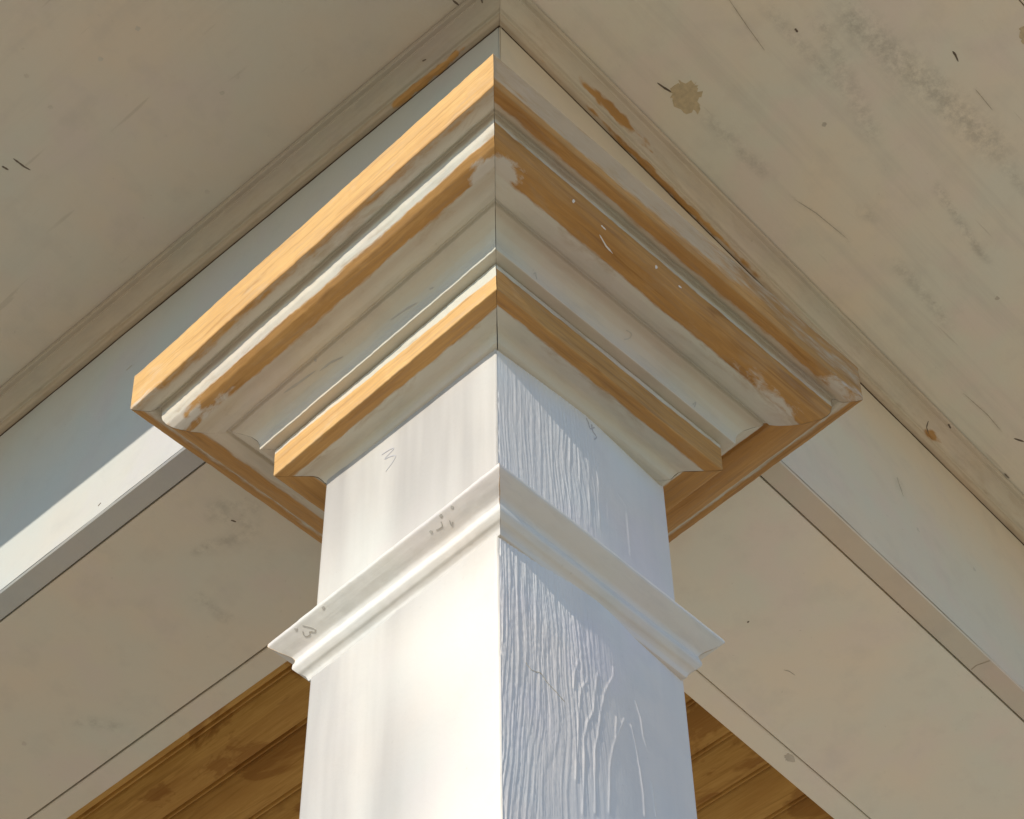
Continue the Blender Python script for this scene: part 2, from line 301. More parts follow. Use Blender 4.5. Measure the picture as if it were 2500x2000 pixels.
# marks seen on the boards, measured in the working unit on each surface's plane
MARKS = {
 'nail': [
  ('SO', [(-3.375, 3.516, 6.93), (-3.302, 3.501, 6.93)]),
  ('SO', [(-3.356, 3.366, 6.93), (-3.215, 3.358, 6.93), (-3.155, 3.341, 6.93)]),
  ('SO', [(-1.687, -1.031, 6.93), (-1.603, -1.039, 6.93)]),
  ('ML', [(-1.535, -1.277, 6.823), (-1.514, -1.263, 6.803)]),
  ('ML', [(-1.471, -0.431, 6.763), (-1.464, -0.477, 6.756)]),
  ('SO', [(0.311, -1.898, 6.93), (0.399, -1.913, 6.93), (0.483, -1.935, 6.93)]),
  ('SO', [(1.979, -4.231, 6.93), (2.031, -4.227, 6.93), (2.109, -4.205, 6.93)]),
  ('SO', [(0.754, -3.254, 6.93), (0.804, -3.249, 6.93)]),
  ('SO', [(6.265, -1.958, 6.93), (6.377, -2.013, 6.93)]),
  ('MR', [(5.34, -1.464, 6.778), (5.367, -1.415, 6.731), (5.426, -1.388, 6.706)]),
  ('MR', [(6.583, -1.608, 6.913), (6.672, -1.608, 6.913)]),
  ('MR', [(5.562, -1.557, 6.865), (5.632, -1.549, 6.857)]),
  ('U', [(3.775, 0.162, 3.47), (3.775, 0.137, 3.47)]),
  ('U', [(-0.44, 2.882, 3.47), (-0.416, 2.872, 3.47), (-0.391, 2.862, 3.47)]),
  ('FL', [(-1.304, 3.764, 3.634), (-1.304, 3.727, 3.652)]),
 ],
 'dent': [
  ('SO', [(-3.877, 2.569, 6.93)]),
  ('SO', [(-3.493, 2.66, 6.93)]),
  ('SO', [(-1.794, 2.23, 6.93)]),
  ('SO', [(-3.518, 1.902, 6.93)]),
  ('SO', [(-2.468, 1.307, 6.93)]),
  ('SO', [(-3.499, 1.398, 6.93)]),
  ('SO', [(-2.492, 1.07, 6.93)]),
  ('SO', [(4.637, -2.884, 6.93)]),
  ('SO', [(1.781, -2.819, 6.93)]),
  ('FR', [(4.845, -1.282, 4.639)]),
  ('FR', [(5.898, -1.282, 4.953)]),
  ('U', [(0.151, 6.441, 3.47)]),
 ],
 'patch': [
  ('SO', [(0.445, -2.063, 6.93), (0.566, -2.179, 6.93), (0.608, -2.133, 6.93), (0.7, -2.141, 6.93), (0.702, -2.08, 6.93), (0.837, -1.993, 6.93), (0.788, -1.924, 6.93), (0.688, -1.861, 6.93), (0.579, -1.867, 6.93), (0.52, -1.928, 6.93), (0.475, -1.941, 6.93), (0.452, -2.009, 6.93)]),
  ('SO', [(2.207, -4.874, 6.93), (2.24, -4.94, 6.93), (2.451, -4.838, 6.93), (2.379, -4.79, 6.93), (2.285, -4.809, 6.93)]),
 ],
 'scratch': [
  ('SO', [(0.093, -2.978, 6.93), (0.429, -2.929, 6.93), (0.74, -2.892, 6.93)]),
  ('SO', [(2.469, -4.151, 6.93), (2.774, -4.14, 6.93)]),
  ('SO', [(2.267, -2.07, 6.93), (2.534, -2.13, 6.93), (3.009, -2.178, 6.93)]),
  ('SO', [(5.396, -1.909, 6.93), (5.803, -1.933, 6.93), (6.102, -1.914, 6.93)]),
  ('FR', [(4.65, -1.282, 5.302), (4.697, -1.282, 5.032)]),
  ('U', [(4.494, 0.283, 3.47), (4.543, 0.255, 3.47), (4.624, 0.245, 3.47)]),
  ('FL', [(-1.304, 3.761, 5.798), (-1.304, 3.674, 5.808)]),
 ],
 'smudge': [
  ('SO', [(3.132, -3.212, 6.93), (4.164, -3.063, 6.93)]),
  ('SO', [(0.878, -3.48, 6.93), (2.17, -3.1, 6.93)]),
  ('SO', [(1.043, -3.72, 6.93), (3.122, -3.917, 6.93)]),
  ('SO', [(0.96, -2.001, 6.93), (1.785, -2.037, 6.93)]),
  ('SO', [(0.451, -3.191, 6.93), (1.501, -3.187, 6.93)]),
  ('SO', [(2.098, -3.963, 6.93), (3.741, -3.844, 6.93)]),
  ('SO', [(3.625, -2.372, 6.93), (4.535, -2.314, 6.93)]),
  ('SO', [(2.882, -2.492, 6.93), (2.917, -2.514, 6.93)]),
  ('U', [(5.616, 0.995, 3.47), (6.526, 1.017, 3.47)]),
  ('U', [(-0.397, 3.38, 3.47), (-0.19, 2.85, 3.47)]),
  ('U', [(-0.683, 2.884, 3.47), (-0.38, 2.602, 3.47)]),
  ('U', [(-0.593, 2.96, 3.47), (-0.268, 2.77, 3.47)]),
  ('U', [(0.332, 5.819, 3.47), (0.635, 5.571, 3.47)]),
  ('U', [(0.005, 3.805, 3.47), (0.354, 3.771, 3.47)]),
 ],
 'seam': [
  ('SO', [(1.962, -5.023, 6.93), (2.044, -5.023, 6.93)]),
 ],
 'knot': [
  ('MR', [(5.494, -1.456, 6.77)]),
  ('CR', [(-0.674, -1.0, -2.968)]),
 ],
 'stain': [
  ('U', [(5.408, 1.001, 3.47), (5.406, 0.949, 3.47), (5.459, 0.932, 3.47), (5.543, 0.964, 3.47), (5.522, 1.015, 3.47), (5.465, 1.021, 3.47)]),
 ],
 'seamcross': [
  ('U', [(5.733, -1.046, 3.47), (5.719, -1.135, 3.47), (5.757, -1.266, 3.47)]),
 ],
 'pencil': [
  ('CL', [(-1.0, 0.307, 1.699), (-1.0, 0.221, 1.682), (-1.0, 0.162, 1.653), (-1.0, 0.219, 1.627), (-1.0, 0.272, 1.605), (-1.0, 0.202, 1.579), (-1.0, 0.141, 1.533), (-1.0, 0.167, 1.483), (-1.0, 0.249, 1.423)]),
  ('CR', [(0.007, -1.0, 1.889), (0.035, -1.0, 1.839), (0.048, -1.0, 1.788), (0.104, -1.0, 1.86)]),
  ('CR', [(0.072, -1.0, 1.866), (0.076, -1.0, 1.788), (0.124, -1.0, 1.753), (0.094, -1.0, 1.687)]),
  ('AL', [(-1.21, 0.866, -0.076), (-1.157, 0.795, -0.129), (-1.141, 0.806, -0.145), (-1.161, 0.842, -0.125), (-1.145, 0.861, -0.141), (-1.159, 0.903, -0.127), (-1.184, 0.893, -0.102)]),
  ('AL', [(-1.172, -0.525, -0.114), (-1.167, -0.582, -0.118), (-1.191, -0.594, -0.094)]),
  ('AL', [(-1.169, -0.658, -0.117), (-1.138, -0.645, -0.148), (-1.154, -0.673, -0.132)]),
  ('BR', [(0.005, -1.541, 2.576), (0.064, -1.546, 2.582), (0.072, -1.52, 2.55), (0.027, -1.492, 2.516)]),
  ('BR', [(0.888, -1.444, 2.455), (0.924, -1.476, 2.495), (0.911, -1.437, 2.446)]),
  ('BR', [(-1.003, -1.45, 2.463), (-0.99, -1.468, 2.485), (-0.965, -1.434, 2.443)]),
 ],
 'hole': [
  ('AL', [(-1.255, -0.732, -0.03)]),
  ('AL', [(-1.241, -0.62, -0.044)]),
  ('AL', [(-1.182, -0.48, -0.104)]),
  ('AL', [(-1.242, 0.632, -0.043)]),
  ('AL', [(-1.236, 0.935, -0.049)]),
 ],
 'putty': [
  ('GR', [(-1.126, -2.018, 2.769)]),
 ],
 'ridge': [
  ('CR', [(-0.237, -1.0, -1.191), (-0.28, -1.0, -1.359), (-0.299, -1.0, -1.524)]),
  ('CR', [(-0.164, -1.0, -1.363), (-0.221, -1.0, -1.465), (-0.245, -1.0, -1.598), (-0.269, -1.0, -1.84), (-0.286, -1.0, -2.072), (-0.319, -1.0, -2.416)]),
  ('CR', [(-0.043, -1.0, -1.189), (-0.085, -1.0, -1.42), (-0.115, -1.0, -1.637), (-0.181, -1.0, -1.786), (-0.22, -1.0, -1.98), (-0.234, -1.0, -2.25), (-0.268, -1.0, -2.69)]),
  ('CR', [(0.131, -1.0, -0.983), (0.125, -1.0, -1.084), (0.027, -1.0, -1.312), (-0.037, -1.0, -1.59), (-0.073, -1.0, -1.808), (-0.119, -1.0, -2.006), (-0.149, -1.0, -2.609)]),
  ('CR', [(0.218, -1.0, -1.446), (0.162, -1.0, -1.579), (0.074, -1.0, -1.833), (0.025, -1.0, -2.066), (-0.01, -1.0, -2.514)]),
  ('CR', [(0.132, -1.0, -1.499), (0.105, -1.0, -1.722)]),
  ('CR', [(0.361, -1.0, -1.142), (0.41, -1.0, -1.281), (0.421, -1.0, -1.447), (0.459, -1.0, -1.556)]),
  ('CR', [(0.289, -1.0, -1.451), (0.323, -1.0, -1.632), (0.353, -1.0, -1.833), (0.371, -1.0, -2.039), (0.365, -1.0, -2.258)]),
  ('CR', [(0.475, -1.0, -1.858), (0.487, -1.0, -2.174)]),
  ('CR', [(-0.789, -1.0, 1.852), (-0.795, -1.0, 0.778)]),
  ('CR', [(-0.729, -1.0, 1.802), (-0.742, -1.0, 0.58)]),
  ('CR', [(-0.609, -1.0, 1.74), (-0.627, -1.0, 0.554)]),
  ('CR', [(-0.519, -1.0, 1.684), (-0.54, -1.0, 0.534)]),
  ('CR', [(-0.399, -1.0, 1.621), (-0.424, -1.0, 0.525)]),
  ('CR', [(-0.277, -1.0, 1.577), (-0.305, -1.0, 0.567)]),
  ('CR', [(-0.203, -1.0, 1.525), (-0.234, -1.0, 0.5)]),
  ('CR', [(-0.096, -1.0, 1.502), (-0.131, -1.0, 0.494)]),
  ('CR', [(0.009, -1.0, 1.425), (-0.027, -1.0, 0.488)]),
  ('CR', [(0.115, -1.0, 1.384), (0.081, -1.0, 0.55)]),
  ('CR', [(0.34, -1.0, 1.244), (0.445, -1.0, 1.185), (0.445, -1.0, 0.574)]),
 ],
 'crack': [
  ('CR', [(-0.755, -1.0, -1.599), (-0.7, -1.0, -1.636), (-0.609, -1.0, -1.601), (-0.555, -1.0, -1.65), (-0.388, -1.0, -1.728)]),
 ],
}

# ------------------------------------------------------------------ ground and deck
def structure(o):
    o['kind'] = 'structure'; return o
gv = np.array([(-150, -150, 0), (150, -150, 0), (150, 150, 0), (-150, 150, 0)], float)
structure(add_mesh('ground', gv, [[0, 1, 2, 3]], M_ground))
dv, df = box('W', -2.6, 42, -2.6, 42, -29.46, -28.0)
structure(add_mesh('porch_deck', dv, df, M_deck))

# ------------------------------------------------------------------ grime from real scuffs
def seg_field(P, segs):
    """P (N,2); segs [(pts, width, strength)]"""
    g = np.zeros(len(P))
    for pts, wd, st in segs:
        pts = np.asarray(pts, float)
        if len(pts) == 1: pts = np.vstack([pts, pts + 1e-4])
        d = np.full(len(P), 1e9)
        for a, b in zip(pts[:-1], pts[1:]):
            ab = b-a; t = np.clip(((P-a)@ab)/(ab@ab+1e-12), 0, 1); q = P-a-t[:, None]*ab
            d = np.minimum(d, np.sqrt((q**2).sum(1)))
        g = np.maximum(g, st*np.exp(-(d/wd)**2))
    return g
def marks(kind, surf): return [p for s, p in MARKS.get(kind, []) if s == surf]
def so(pts): return [(a, b) for a, b, c in pts]

# ------------------------------------------------------------------ beams
ZB0 = 3.474; XL, YR = 1.304, 1.282; ZS = 6.93; FAR = 42.0
def prism_along(k, prof, start, end, axis):
    """closed profile prof [(p,z)] (p = coordinate across), swept along axis; start may depend on p (mitre)"""
    n = len(prof); V = []
    for fn in (start, end):
        for p, z in prof:
            a = fn(p)
            V.append((p, a, z) if axis == 'y' else (a, p, z))
    F = [[i, (i+1) % n, n+(i+1) % n, n+i] for i in range(n)] + [list(range(n))[::-1], list(range(n, 2*n))]
    return to_world(k, V), F
def rect_prof(a, b, z0, z1, ch=0.012):
    return [(a+ch, z0), (b-ch, z0), (b, z0+ch), (b, z1), (a, z1), (a, z0+ch)]
def dense_face(k, fixed, axis, a0, a1, z0, z1, na, nz, segs, sign, amp=0.003):
    """a finely divided board face (real slight unevenness) at p = fixed"""
    t = np.linspace(0, 1, na)**1.6*(a1-a0)+a0; z = np.linspace(z0, z1, nz)
    A, Z = np.meshgrid(t, z, indexing='ij')
    h = amp*vnoise(A*1.3, Z*1.7, 3) + amp*0.5*vnoise(A*5, Z*6, 4)
    Pn = fixed + sign*h
    V = np.stack([Pn, A, Z], -1) if axis == 'y' else np.stack([A, Pn, Z], -1)
    g = seg_field(np.stack([A.ravel(), Z.ravel()], 1), segs)
    return to_world(k, V.reshape(-1, 3)), grid_faces(na, nz), g
def dense_under(k, x0, x1, y0, y1, z, nx, ny, segs, axis):
    tx = np.linspace(x0, x1, nx) if axis == 'y' else np.linspace(0, 1, nx)**1.6*(x1-x0)+x0
    ty = np.linspace(y0, y1, ny) if axis == 'x' else np.linspace(0, 1, ny)**1.6*(y1-y0)+y0
    X, Y = np.meshgrid(tx, ty, indexing='ij')
    h = 0.003*vnoise(X*1.1, Y*1.2, 7) + 0.0012*vnoise(X*6, Y*6, 8)
    V = np.stack([X, Y, z + h - 0.004], -1).reshape(-1, 3)
    return to_world(k, V), grid_faces(nx, ny), seg_field(np.stack([X.ravel(), Y.ravel()], 1), segs)

def merge(*parts):
    V = []; F = []; G = []; n = 0
    for v, f_, g in parts:
        V.append(v); F += [[int(i)+n for i in q] for q in f_]; G.append(g if g is not None else np.zeros(len(v))); n += len(v)
    return np.concatenate(V), F, np.concatenate(G)
def board(name, parent, mat, *parts):
    V, F, G = merge(*parts)
    return add_mesh(name, V, F, mat, parent, attrs={'grime': G})

smU = [(so(p), 0.06, 0.75) for p in marks('smudge', 'U')]
beams = {}
# left beam, running along +y
bl = thing('porch_beam', 'white primed beam on the left, a bright strip of sun along its face', 'beam', tuple(W((0, 0, ZB0))), 'porch beams meeting over the column')
br = thing('porch_beam', 'white primed beam on the right, wholly in shade', 'beam', tuple(W((0, 0, ZB0))), 'porch beams meeting over the column')
E1 = 0.0055
fl = dense_face('W', -XL-0.004, 'y', -YR+0.01, FAR, ZB0+0.02, ZS, 260, 120, [(so([(a[1], a[2], 0) for a in p]), 0.03, 0.9) for p in marks('scratch', 'FL')], -1)
g_ = 0.008
outL = prism_along('W', rect_prof(-XL, -1.059-g_, ZB0, ZS-0.01), lambda p: -YR+(p+XL), lambda p: FAR, 'y')
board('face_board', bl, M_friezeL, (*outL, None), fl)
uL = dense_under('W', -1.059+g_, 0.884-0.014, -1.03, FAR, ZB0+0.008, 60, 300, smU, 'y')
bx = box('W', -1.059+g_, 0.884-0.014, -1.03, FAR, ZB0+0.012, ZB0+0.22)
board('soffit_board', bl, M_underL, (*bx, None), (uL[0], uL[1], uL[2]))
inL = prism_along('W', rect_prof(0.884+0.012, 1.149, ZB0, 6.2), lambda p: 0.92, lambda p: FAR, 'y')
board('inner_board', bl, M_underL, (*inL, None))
bx = box('W', -1.03, 0.87, -1.0, FAR-0.2, ZB0+0.24, 6.2)
add_mesh('timber_core', *bx, M_core, bl)
# right beam, running along +x
fr_ = dense_face('W', -YR-0.004, 'x', -XL+0.01, FAR, ZB0+0.02, ZS, 260, 120, [(so([(a[0], a[2], 0) for a in p]), 0.035, 0.7) for p in marks('scratch', 'FR')], -1)
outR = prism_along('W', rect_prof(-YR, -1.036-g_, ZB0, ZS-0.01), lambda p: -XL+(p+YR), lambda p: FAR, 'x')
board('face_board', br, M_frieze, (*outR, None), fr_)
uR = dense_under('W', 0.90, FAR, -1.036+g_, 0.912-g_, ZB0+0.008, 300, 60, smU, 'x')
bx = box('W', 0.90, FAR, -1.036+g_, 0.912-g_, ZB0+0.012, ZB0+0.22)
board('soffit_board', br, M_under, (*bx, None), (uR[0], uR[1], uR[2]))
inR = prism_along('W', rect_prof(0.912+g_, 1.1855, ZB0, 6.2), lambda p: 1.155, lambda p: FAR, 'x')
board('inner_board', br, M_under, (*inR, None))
bx = box('W', 0.9, FAR-0.2, -1.0, 0.89, ZB0+0.24, 6.2)
add_mesh('timber_core', *bx, M_core, br)

# ------------------------------------------------------------------ profile sweeps with mitred corners
def refine(prof, step, rad=0.010):
    """round the profile's corners slightly and split long runs"""
    P = [np.array(p, float) for p in prof]; out = [P[0]]
    for i in range(1, len(P)-1):
        a, b, c = P[i-1], P[i], P[i+1]
        d1 = (a-b); d2 = (c-b); l1, l2 = np.linalg.norm(d1), np.linalg.norm(d2)
        rr = min(rad, 0.35*l1, 0.35*l2); p1 = b+d1/l1*rr; p2 = b+d2/l2*rr
        for t in (0, .33, .67, 1.0): out.append((1-t)**2*p1+2*t*(1-t)*b+t*t*p2)
    out.append(P[-1]); res = [out[0]]
    for a, b in zip(out[:-1], out[1:]):
        n = max(1, int(np.linalg.norm(b-a)/step))
        for k in range(1, n+1): res.append(a+(b-a)*k/n)
    return np.array(res)
SIDES = {'left': 0, 'front_right': 1, 'back_right': 2, 'back_left': 3}
def ring_strip(k, prof, side, name, mat, parent, bare, seed, n=150, gap=0.004, wob=0.004, step=0.022, rad=0.010, wash=None, fill=None, tone=None):
    """one mitred length of a moulding that runs round the square column.
    side 0: face -x, 1: face -y, 2: face +x, 3: face +y.  u = signed position along (left face: + towards the left corner)"""
    P = refine(prof, step, rad); s = np.concatenate([[0], np.cumsum(np.linalg.norm(np.diff(P, axis=0), axis=1))])
    t = np.linspace(-1, 1, n)
    Rr, Tt = np.meshgrid(P[:, 0], t, indexing='ij'); Z = np.repeat(P[:, 1:2], n, 1); Sx = np.repeat(s[:, None], n, 1)
    A = Tt*(Rr-gap*(0.4+1.2*(0.5+0.5*vnoise(Sx*9, Sx*0+seed, seed+2))))
    wb = wob*(vnoise(A*1.2+seed*7, Sx*0.8, seed) + 0.5*vnoise(A*6, Sx*4, seed+5)) + (0.0004 if side == 1 else 0.0022)*vnoise(A*24, Sx*13, seed+6)
    Rw = Rr + wb; Zw = Z + wob*0.8*vnoise(A*1.6+3, Sx*0.7, seed+9)
    if side == 0: X, Y = -Rw, A
    elif side == 1: X, Y = A, -Rw
    elif side == 2: X, Y = Rw, A
    else: X, Y = A, Rw
    V = np.stack([X, Y, Zw], -1).reshape(-1, 3)
    F = grid_faces(len(P), n)
    m = len(P)*n
    # closed back so that the length is a solid piece
    br_ = max(P[:, 0].min()-0.03, 0.96)
    b = bare(Sx, A, Rr, Z) if bare else np.full(Sx.shape, -1.0)
    uvs = np.stack([A.ravel()*0.1 + seed*1.7, Sx.ravel()*0.1], 1)
    return add_mesh(name, to_world(k, V), F, mat, parent, smooth=True, attrs={'bare': b.ravel(), 'wash': (np.clip(wash(Sx, A, Rr, Z), 0, 1) if wash else np.zeros(Sx.shape)).ravel(), 'fill': (np.clip(fill(Sx, A, Rr, Z), -1, 1) if fill else np.full(Sx.shape, -1.0)).ravel(), 'tone': (tone(Sx, A, Rr, Z) if tone else np.zeros(Sx.shape)).ravel()}, uv=uvs)

def interval(s, a, b, w=0.035):
    return np.minimum(s-a, b-s)/w
def blob(A, S_, a, s, ra, rs):
    return 1.0-np.sqrt(((A-a)/ra)**2+((S_-s)/rs)**2)+0.45*vnoise(A*9, S_*16, 77)+0.25*vnoise(A*23, S_*31, 78)

# ------------------------------------------------------------------ column
col = thing('porch_column', 'square white primed porch column with a stepped half-stripped wooden capital, its left side in sun', 'column', (0, 0, 0.15))

# shaft: one wrapped square post, its right face a coarse board with raised grain
ZT, ZV, ZD = 3.40, -3.2, -28.0
def height_right(X, Z):
    warp = 0.05*vnoise(X*1.4, Z*0.55, 21) + 0.02*vnoise(X*4, Z*2.0, 22)
    fan = np.where(Z < -1.0, (Z+1.0)*0.055*(X+0.35), 0)
    xs = X + warp + fan
    def saw(f, nz, sd_):
        ph = xs*f + 2.1*vnoise(xs*f*0.22, Z*nz*0.7, sd_) + 0.35*vnoise(xs*f*0.9, Z*nz*3, sd_+4); fl_ = np.floor(ph); t = ph-fl_
        am = 0.35+0.65*(0.5+0.5*vnoise(fl_*7.31, Z*nz*1.6+fl_*3.7, sd_+1))
        return np.where(t < 0.78, t/0.78, (1-t)/0.22)*am
    ridge = 0.0052*saw(21.0, 0.5, 31) + 0.0024*saw(49.0, 1.0, 33) + 0.0012*vnoise(xs*80, Z*2.6, 35)
    rough = 0.0010*vnoise(X*60, Z*34, 34) + 0.0016*vnoise(X*34, Z*6, 36)
    lo = Z < -0.2
    edge = np.where(lo, -0.02+0.14*vnoise(Z*0.9, Z*0+2.0, 41)+0.10*(Z+0.6), 0.0+0.10*vnoise(Z*1.1, Z*0+5.0, 42))
    A = 1/(1+np.exp((X-edge)/0.09))
    A = np.where(lo, 0.04+0.96*A, 0.04+0.62*A)
    patch = np.clip(vnoise(X*2.2, Z*1.1, 43)*0.6+0.85, 0.45, 1)
    h = (ridge+rough)*A*patch
    # the board is cupped: it falls away on the far half
    xx = X+0.15
    h = h + 0.05*(X+1) - 0.125*np.log1p(np.exp((X-0.02)/0.07))*0.07 - 0.018
    for s_, pts in MARKS['ridge']:
        pts = np.array([(a, c) for a, b, c in pts])
        d = np.full(X.shape, 1e9); tt = np.zeros(X.shape)
        for a, b in zip(pts[:-1], pts[1:]):
            ab = b-a; t = np.clip(((X-a[0])*ab[0]+(Z-a[1])*ab[1])/(ab@ab+1e-12), 0, 1)
            q = np.hypot(X-a[0]-t*ab[0], Z-a[1]-t*ab[1]); d = np.minimum(d, q)
        up = pts[0][1] > 0
        h += (0.0024 if up else 0.0044)*np.exp(-(d/(0.014 if up else 0.011))**2)*(0.75+0.35*vnoise(X*9, Z*7, 51))
    return h
HR = 0.0425; WR = 0.05
def shaft_face(side, nx, nz):
    x = np.linspace(-1, 1, nx)
    z = np.concatenate([np.linspace(ZT, ZV, nz), [-10, ZD]])
    X, Z = np.meshgrid(x, z, indexing='ij')
    if side == 1: h = height_right(X, Z)
    else: h = 0.0022*vnoise(X*5, Z*0.7, 61+side)+0.0008*vnoise(X*22, Z*1.3, 62+side)+0.004*vnoise(X*0.9, Z*0.5, 63)
    ed = np.clip((1-np.abs(X))/0.05, 0, 1); h = h*(ed if side != 1 else np.where(X < 0, np.clip((1-np.abs(X))/0.02, 0, 1), 1))
    rc = 0.036; q = np.clip((np.abs(X)-(1-rc))/rc, 0, 1)
    nick = 0.010*np.clip(vnoise(Z*7, Z*0+1.5, 71)+vnoise(Z*21, Z*0+3.5, 72)*0.6, 0, 2)
    drop = (rc*0.42+nick*(X*(1 if side == 0 else 1) < 0 if side in (0, 1) else 0))*q**2
    P = 1+h-drop; A = X*(1-0.0*q) - np.sign(X)*drop
    if side == 2: A = np.where(A < 0, A*(1-HR), A); P = P+WR
    if side in (1, 3): A = np.where(A > 0, A*(1+WR), A)
    if side == 0: V = np.stack([-P, A, Z], -1)
    elif side == 1: V = np.stack([A, -P, Z], -1)
    elif side == 2: V = np.stack([P, A, Z], -1)
    else: V = np.stack([A, P, Z], -1)
    return to_world('S', V.reshape(-1, 3)), grid_faces(nx, nz+2)
def painted_shade_field(V):  # uneven sun painted into the colour: grey neck and left, bright low corner
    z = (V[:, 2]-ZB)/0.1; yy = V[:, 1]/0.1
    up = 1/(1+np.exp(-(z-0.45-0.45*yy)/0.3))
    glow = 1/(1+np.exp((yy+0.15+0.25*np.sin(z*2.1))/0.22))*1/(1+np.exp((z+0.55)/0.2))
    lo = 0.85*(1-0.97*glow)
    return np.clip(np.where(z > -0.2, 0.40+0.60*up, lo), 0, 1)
def add_face(side, nx, nz, name, label, mat):
    V, F = shaft_face(side, nx, nz)
    if side in (1, 2): pass
    o = add_mesh(name, V, F, mat, shaft, smooth=None, attrs={'grime': np.zeros(len(V)), 'painted_shade': painted_shade_field(V)})
    o.data.polygons.foreach_set('use_smooth', [True]*len(o.data.polygons))
    if label: o['label'] = label
    return o
cv, cf = box('S', -0.9, 0.9, -0.9, 0.9, ZD, ZT)
shaft = add_mesh('shaft', cv, cf, M_core, col)
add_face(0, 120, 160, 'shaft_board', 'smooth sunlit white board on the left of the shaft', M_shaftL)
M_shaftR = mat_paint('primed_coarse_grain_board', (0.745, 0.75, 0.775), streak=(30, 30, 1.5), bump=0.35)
add_face(1, 460, 620, 'shaft_board', 'white board with raised coarse grain on the right of the shaft', M_shaftR)
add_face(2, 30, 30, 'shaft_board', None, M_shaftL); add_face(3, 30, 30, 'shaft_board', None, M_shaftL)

def group_obj(name, parent):
    o = bpy.data.objects.new(name, None); COL.objects.link(o); o.parent = parent; o['_base'] = list(parent['_base']); return o

neck = group_obj('neck_moulding', col)
NP = [(0.99, 0.03), (1.195, 0.012), (1.232, -0.008), (1.238, -0.05), (1.165, -0.118), (1.10, -0.17), (1.082, -0.205), (1.085, -0.232),
      (1.094, -0.25), (1.098, -0.297), (1.062, -0.345), (1.04, -0.36), (1.018, -0.385), (1.004, -0.43), (0.99, -0.434), (0.93, -0.434)]
def bare_neck(S_, A, R_, Z):
    return -1.2 + 1.35*np.exp(-((np.abs(A)-R_)/0.018)**2)*(Z > -0.25)
M_neckm = mat_moulding('primed_neck_trim', (0.72, 0.71, 0.695), 0.06)
for i, sd in enumerate(range(4)):
    ring_strip('A', NP, sd, 'moulding_strip', M_neckm, neck, bare_neck, 11+i, wob=0.003, gap=0.0015, rad=0.014)

crown = group_obj('crown_moulding', col)
CP = [(2.15, 3.474), (2.252, 3.470), (2.243, 2.995), (2.20, 2.975), (2.115, 2.962), (2.095, 2.975), (2.075, 3.01), (2.055, 3.01), (2.046, 2.965), (2.046, 2.90),
      (2.035, 2.835), (2.008, 2.78), (1.965, 2.733), (1.91, 2.700), (1.85, 2.672), (1.78, 2.652), (1.70, 2.648), (1.645, 2.662), (1.634, 2.688), (1.614, 2.69), (1.604, 2.655),
      (1.54, 2.628), (1.482, 2.586), (1.443, 2.53), (1.427, 2.475), (1.425, 2.412), (1.30, 2.412)]
Pc = refine(CP, 0.022); sc = np.concatenate([[0], np.cumsum(np.linalg.norm(np.diff(Pc, axis=0), axis=1))])
def s_at(r_, z_): return sc[np.argmin((Pc[:, 0]-r_)**2+(Pc[:, 1]-z_)**2)]
sT, sB = s_at(2.252, 3.47), s_at(2.243, 2.995); sLip = s_at(2.115, 2.962); sb0 = s_at(2.046, 2.90); sb1 = s_at(2.012, 2.785); sb2 = s_at(1.87, 2.68); sG = s_at(1.604, 2.655); sE = s_at(1.425, 2.412)
def bare_left(S_, A, R_, Z):
    f1 = interval(S_, -1, sB+0.012, 0.012)
    f1 = np.maximum(f1, interval(S_, sB, sB+0.05, 0.05)*0.5)
    f2 = interval(S_, sb1, sb2+0.01, 0.04)
    return np.maximum(f1, f2)
def bare_right(S_, A, R_, Z):
    f1 = interval(S_, sB-0.10, sB+0.105, 0.05); f0 = np.where(S_ < sB, -0.42+0.45*np.clip((A+1.2)/3.0, 0, 1)+0.5*np.clip((S_-sT-0.22)/0.25, 0, 1), -3.0)
    f2 = interval(S_, sb0, sb2+0.035, 0.04)
    return np.maximum(np.maximum(f1, f0), f2)
def fill_left(S_, A, R_, Z):
    return np.maximum(np.maximum(blob(A, S_, 1.90, sb1+0.06, 0.26, 0.30), blob(A, S_, -1.82, sb2+0.01, 0.22, 0.14)), np.maximum(0.5*blob(A, S_, 1.6, sb2+0.02, 0.5, 0.09), 0.4*blob(A, S_, 2.1, sB+0.05, 0.3, 0.1)))
def fill_right(S_, A, R_, Z):
    return np.maximum(blob(A, S_, -1.80, sb2-0.01, 0.17, 0.15), np.maximum(0.5*blob(A, S_, 1.5, sb2-0.01, 0.5, 0.07), 0.5*blob(A, S_, 2.05, sB+0.06, 0.25, 0.1)))
def tone_left(S_, A, R_, Z): return np.where(S_ > sB+0.02, 0.75, np.where(S_ > sB-0.01, 0.4, 0.0))+0*A
def tone_rest(S_, A, R_, Z): return 0.85+0*A
def wash_left(S_, A, R_, Z): return 0.55*np.exp(-((S_-sB-0.03)/0.05)**2)+0.4*np.exp(-((S_-sb2-0.05)/0.05)**2)
def wash_right(S_, A, R_, Z): return np.where(S_ < sB, 0.75, 0)+0.5*np.exp(-((S_-sB-0.12)/0.05)**2)+0.3*np.exp(-((S_-sG-0.02)/0.04)**2)
def bare_back(S_, A, R_, Z):
    f1 = interval(S_, sT-0.1, sB+0.10, 0.10); f2 = interval(S_, sb1-0.02, sb2+0.08, 0.05)
    return np.maximum(f1*0.8, f2)
def bare_backr(S_, A, R_, Z):
    return np.maximum(interval(S_, -1, sB+0.09, 0.06), interval(S_, sb1+0.02, sG-0.02, 0.05))
